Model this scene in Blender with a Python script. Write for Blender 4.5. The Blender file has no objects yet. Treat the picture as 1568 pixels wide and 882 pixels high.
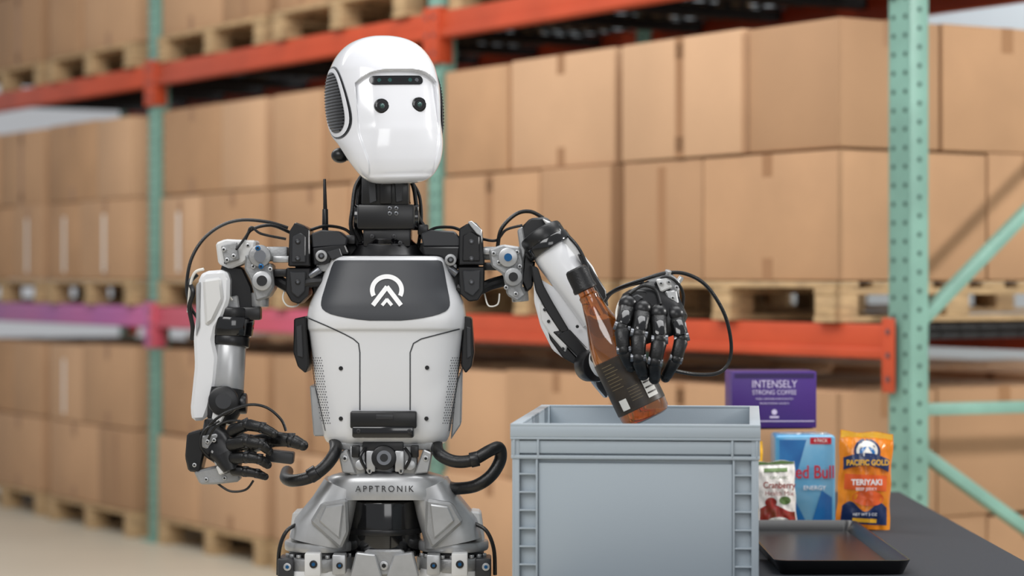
import bpy, bmesh, math, random
from mathutils import Vector, Matrix
random.seed(7)
sc = bpy.context.scene
U = 0.0012245

# ------------------------------------------------------------------ materials
def lin(c):
    return tuple(((v/255)/12.92 if v/255 <= 0.04045 else ((v/255+0.055)/1.055)**2.4) for v in c)
MATS = {}
def mat(name, rgb, rough=0.5, metal=0.0, var=0.0, vscale=8.0, bump=0.0, bscale=60.0, coat=0.0,
        trans=0.0, spec=0.5, stretch=None, rgb2=None, emit=0):
    m = bpy.data.materials.new(name); m.use_nodes = True
    nt = m.node_tree; b = nt.nodes['Principled BSDF']
    c = lin(rgb) + (1,)
    b.inputs['Base Color'].default_value = c
    b.inputs['Roughness'].default_value = rough
    b.inputs['Metallic'].default_value = metal
    b.inputs['Coat Weight'].default_value = coat
    b.inputs['Coat Roughness'].default_value = 0.08
    b.inputs['Transmission Weight'].default_value = trans
    b.inputs['Specular IOR Level'].default_value = spec
    tc = nt.nodes.new('ShaderNodeTexCoord')
    mp = nt.nodes.new('ShaderNodeMapping')
    nt.links.new(tc.outputs['Object'], mp.inputs['Vector'])
    if stretch: mp.inputs['Scale'].default_value = stretch
    if var > 0 or rgb2:
        n = nt.nodes.new('ShaderNodeTexNoise'); n.inputs['Scale'].default_value = vscale
        n.inputs['Detail'].default_value = 5
        nt.links.new(mp.outputs[0], n.inputs['Vector'])
        r = nt.nodes.new('ShaderNodeValToRGB')
        r.color_ramp.elements[0].position = 0.3; r.color_ramp.elements[1].position = 0.7
        c2 = lin(rgb2) if rgb2 else tuple(v*(1-var) for v in c[:3])
        r.color_ramp.elements[0].color = tuple(c2)+(1,)
        r.color_ramp.elements[1].color = c
        nt.links.new(n.outputs['Fac'], r.inputs['Fac'])
        nt.links.new(r.outputs['Color'], b.inputs['Base Color'])
    if bump > 0:
        n2 = nt.nodes.new('ShaderNodeTexNoise'); n2.inputs['Scale'].default_value = bscale
        n2.inputs['Detail'].default_value = 4
        nt.links.new(mp.outputs[0], n2.inputs['Vector'])
        bp = nt.nodes.new('ShaderNodeBump'); bp.inputs['Strength'].default_value = bump
        bp.inputs['Distance'].default_value = 0.01
        nt.links.new(n2.outputs['Fac'], bp.inputs['Height'])
        nt.links.new(bp.outputs['Normal'], b.inputs['Normal'])
    MATS[name] = m
    return m

WHITE = mat('robot_white', (224,225,227), 0.28, coat=0.5)
WHITE2 = mat('robot_white_satin', (212,212,211), 0.4)
FACE = mat('robot_face_white', (226,227,231), 0.16, coat=0.8)
LOGO = mat('logo_white', (240,240,240), 0.5)
PANEL = mat('chest_panel_grey', (54,56,60), 0.42, bump=0.05, bscale=900)
BLACK = mat('robot_black', (17,17,19), 0.34)
RUB = mat('rubber_black', (12,12,13), 0.38, bump=0.1, bscale=300)
GLOSS = mat('gloss_black', (6,6,8), 0.12, coat=0.6)
DGREY = mat('dark_grey', (42,43,46), 0.4)
SILV = mat('brushed_silver', (186,187,188), 0.34, metal=0.6, var=0.15, vscale=30)
SILV2 = mat('cast_aluminium', (164,165,166), 0.42, metal=0.5, var=0.18, vscale=20, bump=0.1, bscale=200)
STEEL = mat('steel_dark', (120,122,126), 0.3, metal=0.9)
LENS = mat('lens_teal', (20,70,66), 0.1, coat=1)
BLUE = mat('bolt_blue', (30,90,140), 0.3, metal=0.6)
SEAM = mat('seam_dark', (58,60,64), 0.6)
CARD = [mat('cardboard_a', (194,154,118), 0.85, var=0.16, vscale=2.2, bump=0.06, bscale=40),
        mat('cardboard_b', (184,144,108), 0.85, var=0.18, vscale=3, bump=0.06, bscale=40),
        mat('cardboard_c', (200,161,126), 0.85, var=0.14, vscale=2, bump=0.06, bscale=40),
        mat('cardboard_d', (174,136,102), 0.85, var=0.14, vscale=2, bump=0.06, bscale=40)]
TAPE = mat('box_tape', (156,116,82), 0.35)
TAPE_GLINT = mat('box_tape_glint', (236,230,222), 0.15)  # clear tape; its whitish reflection is painted in as base colour
WOOD = mat('pallet_wood', (196,164,122), 0.8, var=0.4, vscale=12, stretch=(1,1,5), bump=0.2)
ORANGE = mat('beam_orange', (196,76,40), 0.45, var=0.22, vscale=4)
FLARE_RED = mat('beam_flare_red', (204,84,92), 0.42, rgb2=(200,92,120), vscale=1.0)  # orange beam of the middle bay, reddish flare tint painted into its colour
FLARE_PINK = mat('beam_flare_pink', (196,104,148), 0.42, rgb2=(158,96,158), vscale=1.0)  # far-left orange beam with pink-purple flare put into the paint
GREEN = mat('upright_green', (126,168,154), 0.45, var=0.25, vscale=6)
HOLE = mat('upright_hole', (50,76,68), 0.8)
DECK = mat('deck_steel', (34,34,36), 0.6)
FLOORM = mat('floor_concrete', (206,198,180), 0.42, var=0.10, vscale=1.2, bump=0.03, bscale=30)
WALLM = mat('wall_paint', (196,204,210), 0.8, var=0.05, vscale=1)
BIN = mat('bin_grey_plastic', (166,177,185), 0.42, bump=0.03, bscale=500)
TABLE = mat('table_black', (40,43,50), 0.7, bump=0.15, bscale=500)
TRAY = mat('tray_black', (14,14,16), 0.3)
AMBER = mat('bottle_amber', (216,132,58), 0.03, rgb2=(180,96,34), vscale=9, coat=1.0, trans=0.85)
LABEL = mat('bottle_label', (36,30,25), 0.45, rgb2=(60,48,34), vscale=40)
LABW = mat('label_white', (225,222,214), 0.5)
LABG = mat('label_gold', (120,106,78), 0.5)
PURPLE = mat('coffee_purple', (74,42,128), 0.4, var=0.15, vscale=5)
PURPD = mat('coffee_purple_dark', (48,26,84), 0.4)
TXTL = mat('text_lilac', (216,204,232), 0.5)
RB_BLUE = mat('drink_blue', (40,124,188), 0.22, rgb2=(22,88,158), vscale=14, coat=0.6)
RB_SIL = mat('drink_silver', (126,182,212), 0.22, rgb2=(70,154,202), vscale=10, coat=0.6)
RB_RED = mat('drink_red', (192,26,44), 0.4)
JERK = mat('pouch_orange', (230,142,26), 0.25, rgb2=(214,116,18), vscale=10, bump=0.6, bscale=16)
JERKY = mat('pouch_yellow', (240,182,48), 0.28, bump=0.4, bscale=20)
NAVY = mat('pouch_navy', (26,44,86), 0.28, bump=0.4, bscale=20)
JRED = mat('pouch_redorange', (216,88,30), 0.3)
CRW = mat('pouch_white', (232,228,222), 0.28, bump=0.7, bscale=20)
CRR = mat('pouch_red', (172,30,38), 0.32, rgb2=(120,60,30), vscale=50, bump=0.4, bscale=20)
CRG = mat('pouch_green', (90,120,60), 0.4)

# ------------------------------------------------------------------ helpers
def P(x, y, dz=0.0):
    d = 4.533 + dz*U
    k = d/3702.0
    return Vector(((x-784)*k, d, 1.28+(424.7-y)*k))

def empty(name, loc):
    e = bpy.data.objects.new(name, None); e.location = loc
    e.empty_display_size = 0.1
    sc.collection.objects.link(e)
    return e
def adopt(o, parent):
    if parent is not None:
        o.parent = parent
        o.matrix_parent_inverse = (Matrix.Translation(parent.location) @ parent.rotation_euler.to_matrix().to_4x4()).inverted()

def frame_from(t, ref=Vector((0,1,0))):
    t = t.normalized()
    s = t.cross(ref)
    if s.length < 1e-3: s = t.cross(Vector((1,0,0)))
    s.normalize()
    o = s.cross(t).normalized()
    return s, o, t

def catmull(pts, res):
    pts = [Vector(p) for p in pts]
    if len(pts) < 3: return pts
    out = []
    n = len(pts)
    for i in range(n-1):
        p0 = pts[max(i-1,0)]; p1 = pts[i]; p2 = pts[i+1]; p3 = pts[min(i+2,n-1)]
        for k in range(res):
            t = k/res
            out.append(0.5*((2*p1)+(-p0+p2)*t+(2*p0-5*p1+4*p2-p3)*t*t+(-p0+3*p1-3*p2+p3)*t**3))
    out.append(pts[-1])
    return out

class Part:
    def __init__(s, name, parent=None, angle=35):
        s.name=name; s.parent=parent; s.bm=bmesh.new(); s.mats=[]; s.angle=angle
    def mi(s, m):
        if m not in s.mats: s.mats.append(m)
        return s.mats.index(m)
    def add(s, verts, faces, m):
        i = s.mi(m)
        vs = [s.bm.verts.new(v) for v in verts]
        for f in faces:
            try:
                nf = s.bm.faces.new([vs[k] for k in f]); nf.material_index = i
            except ValueError: pass
    def merge(s, tmp, m, M=None):
        i = s.mi(m)
        for f in tmp.faces: f.material_index = i
        if M is not None: tmp.transform(M)
        me = bpy.data.meshes.new('t'); tmp.to_mesh(me); tmp.free()
        s.bm.from_mesh(me); bpy.data.meshes.remove(me)
    def box(s, c, size, m, R=None, bev=0.0, seg=2):
        t = bmesh.new(); bmesh.ops.create_cube(t, size=1)
        t.transform(Matrix.Diagonal((size[0],size[1],size[2],1)))
        if bev > 0:
            bmesh.ops.bevel(t, geom=t.edges[:], offset=bev, segments=seg, affect='EDGES', profile=0.5)
        M = Matrix.Translation(c)
        if R is not None: M = M @ (R.to_4x4())
        s.merge(t, m, M)
    def bx(s, x0, x1, y0, y1, dz0, dz1, m, bev=2, rot=0):
        c = P((x0+x1)/2, (y0+y1)/2, (dz0+dz1)/2)
        s.box(c, (abs(x1-x0)*U, abs(dz1-dz0)*U, abs(y1-y0)*U), m, Matrix.Rotation(math.radians(rot),3,'Y') if rot else None, bev*U)
    def cyl(s, p0, p1, r, m, r1=None, seg=28, bev=0.0):
        p0=Vector(p0); p1=Vector(p1)
        if r1 is None: r1=r
        a,b,t = frame_from(p1-p0)
        L=(p1-p0).length
        prof=[(0,r),(L,r1)] if bev<=0 else [(0,r-bev),(bev*0.3,r-bev*0.3),(bev,r),(L-bev,r1),(L-bev*0.3,r1-bev*0.3),(L,r1-bev)]
        rings=[]
        for (h,rr) in prof:
            rings.append([p0+t*h+(a*math.cos(q)+b*math.sin(q))*rr for q in [2*math.pi*k/seg for k in range(seg)]])
        s.loft(rings, m)
    def loft(s, rings, m, cap0=True, cap1=True):
        n=len(rings[0]); vs=[]; fs=[]
        for r in rings: vs+=r
        for i in range(len(rings)-1):
            for k in range(n):
                fs.append((i*n+k, i*n+(k+1)%n, (i+1)*n+(k+1)%n, (i+1)*n+k))
        if cap0: fs.append(tuple(range(n)))
        if cap1: fs.append(tuple(range((len(rings)-1)*n, len(rings)*n)))
        s.add(vs, fs, m)
    def tube(s, pts, r, m, seg=10, res=6):
        pp = catmull(pts, res)
        n=len(pp); rings=[]
        prev=None
        for i,p in enumerate(pp):
            t=(pp[min(i+1,n-1)]-pp[max(i-1,0)])
            if t.length<1e-9: t=Vector((0,0,1))
            t.normalize()
            if prev is None:
                a,b,_=frame_from(t)
            else:
                a=(prev-t*prev.dot(t)).normalized(); b=a.cross(t).normalized()
            prev=a
            rings.append([p+(a*math.cos(q)+b*math.sin(q))*r for q in [2*math.pi*k/seg for k in range(seg)]])
        s.loft(rings,m)
    def limb(s, st, m, n=2.6, seg=28, ref=Vector((0,1,0))):
        rings=[]
        for i,(p,rx,ry) in enumerate(st):
            t = Vector(st[min(i+1,len(st)-1)][0])-Vector(st[max(i-1,0)][0])
            a,b,_=frame_from(t,ref)
            ring=[]
            for k in range(seg):
                q=2*math.pi*k/seg; c=math.cos(q); sn=math.sin(q)
                ring.append(Vector(p)+a*rx*math.copysign(abs(c)**(2/n),c)+b*ry*math.copysign(abs(sn)**(2/n),sn))
            rings.append(ring)
        s.loft(rings,m)
    def plate(s, poly, dz0, dz1, m, bev=2.0):
        t=bmesh.new(); th=abs(dz1-dz0)*U
        vs=[t.verts.new(P(x,y,dz0)) for x,y in poly]
        f=t.faces.new(vs)
        r=bmesh.ops.extrude_face_region(t, geom=[f])
        nv=[g for g in r['geom'] if isinstance(g,bmesh.types.BMVert)]
        bmesh.ops.translate(t, verts=nv, vec=(0,th,0))
        bmesh.ops.recalc_face_normals(t, faces=t.faces[:])
        if bev>0:
            bmesh.ops.bevel(t, geom=t.edges[:], offset=bev*U, segments=1, affect='EDGES', profile=0.5)
        s.merge(t, m)
    def ball(s, c, r, m, sc3=(1,1,1), seg=20):
        t=bmesh.new(); bmesh.ops.create_uvsphere(t,u_segments=seg,v_segments=seg//2+2,radius=1)
        s.merge(t,m,Matrix.Translation(c)@Matrix.Diagonal((r*sc3[0],r*sc3[1],r*sc3[2],1)))
    def bolt(s, x, y, dz, r, m=None, m2=None, l=4):
        c=P(x,y,dz)
        s.cyl(c, c+Vector((0,-l*U,0)), r*U, m or SILV, seg=14, bev=0.6*U)
        s.cyl(c+Vector((0,-l*U,0)), c+Vector((0,-(l+0.4)*U,0)), r*0.5*U, m2 or BLACK, seg=6)
    def done(s, flat=False):
        bm=s.bm
        bmesh.ops.recalc_face_normals(bm, faces=bm.faces[:])
        if not flat:
            for f in bm.faces: f.smooth=True
        me=bpy.data.meshes.new(s.name); bm.to_mesh(me); bm.free()
        for m in s.mats: me.materials.append(m)
        if not flat: me.set_sharp_from_angle(angle=math.radians(s.angle))
        o=bpy.data.objects.new(s.name, me); sc.collection.objects.link(o)
        adopt(o, s.parent)
        return o

def text(name, body, loc, size, m, parent, rot=(math.pi/2,0,0), align='CENTER', ext=0.0003, sx=1.0, bold=0.0):
    c=bpy.data.curves.new(name,'FONT'); c.body=body; c.size=size; c.align_x=align; c.align_y='CENTER'
    c.extrude=ext; c.offset=bold; c.materials.append(m)
    o=bpy.data.objects.new(name,c); o.location=loc; o.rotation_euler=rot; o.scale=(sx,1,1)
    sc.collection.objects.link(o); adopt(o,parent); return o

def hermite(xs, ys, x):
    if x<=xs[0]: return ys[0]
    if x>=xs[-1]: return ys[-1]
    n=len(xs)
    for i in range(n-1):
        if xs[i]<=x<=xs[i+1]: break
    def sl(j):
        if j==0: return (ys[1]-ys[0])/(xs[1]-xs[0])
        if j==n-1: return (ys[-1]-ys[-2])/(xs[-1]-xs[-2])
        a=(ys[j]-ys[j-1])/(xs[j]-xs[j-1]); b=(ys[j+1]-ys[j])/(xs[j+1]-xs[j])
        if a*b<=0: return 0
        return 2*a*b/(a+b)
    h=xs[i+1]-xs[i]; t=(x-xs[i])/h
    return ((2*t**3-3*t*t+1)*ys[i]+(t**3-2*t*t+t)*h*sl(i)+(-2*t**3+3*t*t)*ys[i+1]+(t**3-t*t)*h*sl(i+1))
def sstep(a,b,x):
    t=max(0,min(1,(x-a)/(b-a))); return t*t*(3-2*t)

# ------------------------------------------------------------------ room
fl=Part('floor'); fl.box((0,8,-0.05),(26,24,0.1),FLOORM); fl.done(True)
O = Vector((-0.303, 9.41, 0)); T=Vector((0.5295,-0.8483,0)).normalized(); N=Vector((0.8483,0.5295,0)).normalized()
RACKM = Matrix(((T.x,N.x,0,O.x),(T.y,N.y,0,O.y),(0,0,1,0),(0,0,0,1)))
RR = RACKM.to_3x3()
def Q(t,n,z): return O+T*t+N*n+Vector((0,0,z))
wl=Part('wall_back'); wl.box(Q(-2,5.2,2.6),(20,0.15,5.2),WALLM,RR)
wl.done(True)

# ------------------------------------------------------------------ pallet rack
rack=empty('pallet_rack', Q(0,0,0))
BAY=2.72
def upright(t):
    p=Part('upright_frame',rack)
    H=3.9
    for n0 in (0.0,0.99):
        p.box(Q(t,n0+0.004,H/2),(0.095,0.006,H),GREEN,RR,0.002)
        for sgn in (-1,1):
            p.box(Q(t+sgn*0.0455,n0+0.036,H/2),(0.005,0.07,H),GREEN,RR,0.001)
            p.box(Q(t+sgn*0.034,n0+0.07,H/2),(0.024,0.005,H),GREEN,RR,0.001)
        p.box(Q(t,n0+0.03,0.005),(0.14,0.12,0.01),GREEN,RR,0.002)
        z=0.12
        while z<H-0.05:
            for sgn in (-1,1):
                c=Q(t+sgn*0.026,n0+0.001,z)
                p.cyl(c, c-N*0.0012, 0.0075, HOLE, seg=10)
                c=Q(t+sgn*0.048,n0+0.036,z+0.02)
                p.cyl(c, c+T*sgn*0.0012, 0.0075, HOLE, seg=10)
            z+=0.055
    def br(za,zb):
        a=Q(t,0.055,za); b=Q(t,1.0,zb)
        d=(b-a); L=d.length; d.normalize()
        x=d; y=T.copy(); zz=x.cross(y).normalized()
        R=Matrix(((x.x,y.x,zz.x),(x.y,y.y,zz.y),(x.z,y.z,zz.z)))
        p.box((a+b)/2,(L,0.034,0.036),GREEN,R,0.003)
    br(0.2,0.2); br(0.78,0.22); br(0.89,0.88); br(1.13,1.86); br(2.62,2.62); br(2.7,3.4)
    p.done()
for t in (-2*BAY,-BAY,0,BAY): upright(t)
def beam(t0,t1,n,ztop,m,name='cross_beam'):
    p=Part(name,rack)
    sg = -1 if n<0.5 else 1
    p.box(Q((t0+t1)/2,n,ztop-0.052),(t1-t0-0.10,0.045,0.104),m,RR,0.005)
    p.box(Q((t0+t1)/2,n+0.006*sg,ztop-0.085),(t1-t0-0.10,0.05,0.03),m,RR,0.004)
    for te,s in ((t0,1),(t1,-1)):
        p.box(Q(te+s*0.052,n-0.004,ztop-0.09),(0.008,0.07,0.22),m,RR,0.002)
        p.box(Q(te+s*0.028,n-0.035,ztop-0.09),(0.052,0.006,0.22),m,RR,0.002)
        for k in (-0.07,0,0.07):
            c=Q(te+s*0.028,n-0.038,ztop-0.09+k); p.cyl(c,c-N*0.004,0.008,STEEL,seg=8)
    p.done()
for i in (-2,-1,0):
    a=i*BAY; b=a+BAY
    beam(a,b,0.02,1.14,{-2:FLARE_PINK,-1:FLARE_RED,0:ORANGE}[i])
    beam(a,b,1.04,1.14,ORANGE)
    beam(a,b,0.02,2.31,ORANGE)
    beam(a,b,1.04,2.31,ORANGE)
    for zt in (1.14,2.31):
        p=Part('wire_deck',rack)
        for k in range(26):
            p.box(Q(a+0.1+k*(BAY-0.2)/25,0.53,zt-0.012),(0.008,0.98,0.008),DECK,RR)
        for k in range(12):
            p.box(Q((a+b)/2,0.08+k*0.082,zt-0.004),(BAY-0.16,0.006,0.006),DECK,RR)
        for k in range(5):
            p.box(Q(a+0.35+k*0.5,0.53,zt-0.035),(0.06,0.98,0.04),DECK,RR)
        p.done(True)

# ------------------------------------------------------------------ pallets + boxes
def pallet(t0,n0,z0,w=1.19,d=1.0):
    p=Part('wooden_pallet')
    cx=t0+w/2
    for k in range(7):
        p.box(Q(cx,n0+0.05+k*(d-0.1)/6,z0+0.115),(w,0.095,0.02),WOOD,RR,0.003)
    for k in range(3):
        tt=t0+0.05+k*(w-0.1)/2
        p.box(Q(tt,n0+d/2,z0+0.095),(0.095,d,0.02),WOOD,RR,0.002)
        p.box(Q(tt,n0+d/2,z0+0.010),(0.1,d,0.018),WOOD,RR,0.002)
        for j in range(3):
            p.box(Q(tt,n0+0.05+j*(d-0.1)/2,z0+0.052),(0.095,0.095,0.066),WOOD,RR,0.003)
    p.done()
def boxes(t0,n0,z0,w=1.19,d=1.0,layers=2,h=0.408,wide=0.60,flip=False,glints=()):
    p=Part('cardboard_box_stack')
    for L in range(layers):
        f = wide if (L%2==1)^flip else 1-wide
        df= 0.42 if L%2 else 0.63
        cuts=[(0,f),(f,1)]; dc=[(0,df),(df,1)]
        jx=random.uniform(-0.010,0.010)
        for bi,(a,b) in enumerate(cuts):
            for di,(c0,c1) in enumerate(dc):
                hh=h+random.uniform(-0.008,0.006)-0.004
                jn=random.uniform(-0.012,0.012)
                ww=(b-a)*w-0.008; dd=(c1-c0)*d-0.008
                ct=t0+jx+(a+b)/2*w; cn=n0+jn+(c0+c1)/2*d; cz=z0+L*h+hh/2
                R=RR@Matrix.Rotation(random.uniform(-0.014,0.014),3,'Z')
                m=random.choice(CARD)
                p.box(Q(ct,cn,cz),(ww,dd,hh),m,R,0.007)
                p.box(Q(ct,cn,cz+hh/2+0.0006),(ww-0.02,0.055,0.001),TAPE,R)
                if di==0 and ww>0.5:
                    p.box(Q(ct,cn-dd/2-0.0006,cz+hh/2-0.035),(0.05,0.001,0.07),TAPE,R)
                    p.box(Q(ct,cn-dd/2-0.0006,cz-hh/2+0.035),(0.05,0.001,0.07),TAPE,R)
                if di==0 and random.random()<0.22:
                    p.box(Q(ct,cn-dd/2-0.0006,cz),(0.045,0.001,hh*0.9),TAPE,R)
                if di==0 and (L,bi) in glints:
                    p.box(Q(ct-0.02,cn-dd/2-0.0012,cz-0.02),(0.03,0.001,hh*0.72),TAPE_GLINT,R)
                if bi==1:
                    p.box(Q(ct+ww/2+0.0006,cn,cz+hh/2-0.04),(0.001,0.05,0.08),TAPE,R)
    p.done()
LV=[0.0,1.142,2.312]
lay=[(-5.34,1.15),(-4.04,1.13),(-2.64,1.15),(-1.355,1.17),(0.07,1.15),(1.32,1.14)]
for i,(t0,w) in enumerate(lay):
    for li,z in enumerate(LV):
        nn = -0.03 if i%2 else -0.01
        if i==4 and li==2: nn=0.02
        pallet(t0,nn,z,w)
        g=()
        if li==1 and i in (0,1): g=((0,0),(0,1))
        if li==1 and i==2: g=((0,0),)
        if li==0 and i in (0,1): g=((1,0),)
        boxes(t0,nn+0.01,z+0.128,w,0.98,2,flip=(i==4 or (i+li)%3==1) and i!=5,wide=0.60,glints=g, h=0.405)
for i,(t0,w) in enumerate(lay):
    for li,z in enumerate(LV[:2]):
        if (i<2 or i==5) and li==1: continue
        pallet(t0,1.35,z,w)
        boxes(t0,1.36,z+0.128,w,0.98,2)

# ------------------------------------------------------------------ table
TZ=0.75
tb=empty('black_work_table',(0.48,4.85,0))
p=Part('table_top',tb); p.box((0.49,4.84,TZ-0.015),(0.94,2.28,0.03),TABLE,None,0.004); p.done()
p=Part('table_frame',tb)
for x in (0.07,0.90):
    for y in (3.78,5.90):
        p.box((x,y,(TZ-0.03)/2),(0.045,0.045,TZ-0.03),BLACK,None,0.003)
    p.box((x,4.84,TZ-0.055),(0.03,2.1,0.05),BLACK,None,0.003)
for y in (3.78,5.90): p.box((0.485,y,TZ-0.055),(0.80,0.03,0.05),BLACK,None,0.003)
p.done()

# ------------------------------------------------------------------ grey bin
W,Ln,Hh=0.412,0.60,0.287
ang=-math.radians(5.6)
BR=Matrix.Rotation(ang,3,'Z')
borig=Vector((-0.003,4.0,TZ+0.001))
def B(x,y,z): return borig+BR@Vector((x,y,z))
p=Part('grey_storage_bin',None,30)
ins=0.014
def bb(x0,x1,y0,y1,z0,z1,m=BIN,bev=0.0012):
    p.box(B((x0+x1)/2,(y0+y1)/2,(z0+z1)/2),(x1-x0,y1-y0,z1-z0),m,BR,bev)
th=0.004
bb(ins,W-ins,ins,Ln-ins,0.0,0.005)
bb(ins,W-ins,ins,ins+th,0,Hh-0.004); bb(ins,W-ins,Ln-ins-th,Ln-ins,0,Hh-0.004)
bb(ins,ins+th,ins,Ln-ins,0,Hh-0.004); bb(W-ins-th,W-ins,ins,Ln-ins,0,Hh-0.004)
def ring(z0,z1,o,i):
    bb(o,W-o,o,i,z0,z1); bb(o,W-o,Ln-i,Ln-o,z0,z1)
    bb(o,i,i-0.001,Ln-i+0.001,z0,z1); bb(W-i,W-o,i-0.001,Ln-i+0.001,z0,z1)
ring(Hh-0.005,Hh,0.0,0.018)
ring(Hh-0.022,Hh-0.004,0.0,0.003)
ring(Hh-0.026,Hh-0.022,0.0,0.0155)
ring(Hh-0.058,Hh-0.052,0.001,0.0155)
ring(Hh-0.049,Hh-0.028,0.005,0.0145)
for xx in (0.004,0.044,W-0.048,W-0.008):
    for (ya,yb) in ((0.001,0.015),(Ln-0.015,Ln-0.001)):
        bb(xx,xx+0.004,ya,yb,Hh-0.056,Hh-0.02)
for yy in (0.004,0.044,Ln-0.048,Ln-0.008):
    for (xa,xb) in ((0.001,0.015),(W-0.015,W-0.001)):
        bb(xa,xb,yy,yy+0.004,Hh-0.056,Hh-0.02)
zt=Hh-0.055
for (ya,yb) in ((0.003,0.015),(Ln-0.015,Ln-0.003)):
    for xa in (0.0035,0.042,W-0.0455,W-0.007):
        bb(xa,xa+0.0035,ya,yb,0.0,zt)
    for (xa,xb) in ((0.004,0.044),(W-0.044,W-0.004)):
        z=zt-0.03
        while z>0.0:
            bb(xa,xb,ya+0.001,yb,z,z+0.003); z-=0.03
    bb(0.046,W-0.046,ya+0.0055 if ya<0.1 else ya,yb+0.0005 if ya<0.1 else yb-0.006,0.004,zt-0.010)
for (xa,xb) in ((0.003,0.015),(W-0.015,W-0.003)):
    for ya in (0.0035,0.042,Ln-0.0455,Ln-0.007):
        bb(xa,xb,ya,ya+0.0035,0.0,zt)
    for (ya,yb) in ((0.004,0.044),(Ln-0.044,Ln-0.004)):
        z=zt-0.03
        while z>0.0:
            bb(xa+0.001,xb,ya,yb,z,z+0.003); z-=0.03
p.done()

# ------------------------------------------------------------------ tray
p=Part('black_serving_tray')
x0,x1,y0,y1,z0=0.468,0.712,4.30,5.02,TZ+0.001
def rr(x0,x1,y0,y1,r,z,seg=6):
    out=[]
    for (cx,cy,a0) in ((x1-r,y1-r,0),(x0+r,y1-r,90),(x0+r,y0+r,180),(x1-r,y0+r,270)):
        for k in range(seg+1):
            a=math.radians(a0+90*k/seg); out.append(Vector((cx+r*math.cos(a),cy+r*math.sin(a),z)))
    return out
def ins_(d,z): return rr(x0+d,x1-d,y0+d,y1-d,max(0.028-d,0.006),z)
p.loft([ins_(0.012,z0),ins_(0.002,z0+0.020),ins_(0,z0+0.0235),ins_(0.0,z0+0.025),ins_(0.004,z0+0.0255),ins_(0.007,z0+0.023),ins_(0.018,z0+0.004)],TRAY)
p.done()

# ------------------------------------------------------------------ groceries
p=Part('brown_carton')
cw=0.20; cxx=0.57
p.box((cxx,5.40,TZ+0.001+0.0975),(cw,0.16,0.195),CARD[1],None,0.003)
p.box((cxx,5.40,TZ+0.197),(cw-0.01,0.03,0.0008),TAPE)
p.done()
ctop=TZ+0.1985
e=empty('coffee_box',(0.575,5.40,ctop))
cR=Matrix.Rotation(math.radians(2.0),3,'Z')
cw,cd,chh=0.186,0.13,0.124
cc=Vector((0.575,5.385,ctop+chh/2))
p=Part('carton',e)
p.box(cc,(cw,cd,chh),PURPLE,cR,0.0015)
p.box(cc+cR@Vector((0,-0.0,chh/2+0.0004)),(cw-0.004,cd*0.5,0.0008),PURPD,cR)
p.box(cc+cR@Vector((0,-cd/2-0.0004,-0.047)),(cw-0.01,0.0006,0.002),TXTL,cR)
p.box(cc+cR@Vector((0,-cd/2-0.0004,0.053)),(cw-0.01,0.0006,0.010),PURPD,cR)
p.cyl(cc+cR@Vector((0,-cd/2-0.0002,-0.027)),cc+cR@Vector((0,-cd/2-0.001,-0.027)),0.006,TXTL,seg=16)
p.box(cc+cR@Vector((0,-cd/2-0.0004,-0.038)),(0.02,0.0006,0.004),TXTL,cR)
p.done()
fy=cc+cR@Vector((0,-cd/2-0.001,0))
rt=(math.pi/2,0,math.radians(2.0))
text('title_1','INTENSELY',fy+Vector((0,0,0.034)),0.0235,TXTL,e,rt,sx=0.86)
text('title_2','STRONG COFFEE',fy+Vector((0,0,0.016)),0.0140,TXTL,e,rt,sx=0.90)
text('title_3','FINELY GROUND AND ROASTED',fy+Vector((0,0,0.002)),0.0055,TXTL,e,rt)
text('title_4','PREMIUM BLEND ARABICA',fy+Vector((0,0,-0.008)),0.0055,TXTL,e,rt)

e=empty('energy_drink_pack',(0.625,5.2,TZ))
dX0=(1188-784)/3702*5.16; dX1=(1280-784)/3702*5.16
dtop=0.192
p=Part('pack_carton',e)
p.box(((dX0+dX1)/2,5.22,TZ+0.001+dtop/2),(dX1-dX0,0.11,dtop),RB_SIL,None,0.008,4)
mid=dX0+(dX1-dX0)*0.42
fyy=5.22-0.055-0.0006
p.add([Vector(v) for v in ((dX0+0.008,fyy,TZ+0.01),(mid+0.01,fyy,TZ+0.01),(mid-0.02,fyy,TZ+0.07),(mid+0.012,fyy,TZ+0.183),(dX0+0.008,fyy,TZ+0.183))],[(0,1,2,3,4)],RB_BLUE)
p.add([Vector(v) for v in ((dX1-0.05,fyy,TZ+0.01),(dX1-0.008,fyy,TZ+0.01),(dX1-0.008,fyy,TZ+0.06),(dX1-0.03,fyy,TZ+0.075))],[(0,1,2,3)],RB_BLUE)
p.box((dX1-0.032,fyy,TZ+0.181),(0.045,0.001,0.014),RB_RED)
for k in (0.3,0.7):
    c=Vector((dX0+(dX1-dX0)*k,5.22,TZ+dtop)); p.cyl(c,c+Vector((0,0,0.003)),0.026,SILV,seg=24,bev=0.001)
p.done()
text('brand','Red Bull',Vector((dX1-0.002,fyy-0.001,TZ+0.113)),0.039,RB_RED,e,align='RIGHT',bold=0.0004,sx=0.78)
text('count','4 PACK',Vector((dX1-0.032,fyy-0.0012,TZ+0.181)),0.011,LOGO,e,sx=0.8)
text('kind','ENERGY',Vector((dX1-0.045,fyy-0.001,TZ+0.08)),0.013,LOGO,e)

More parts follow.
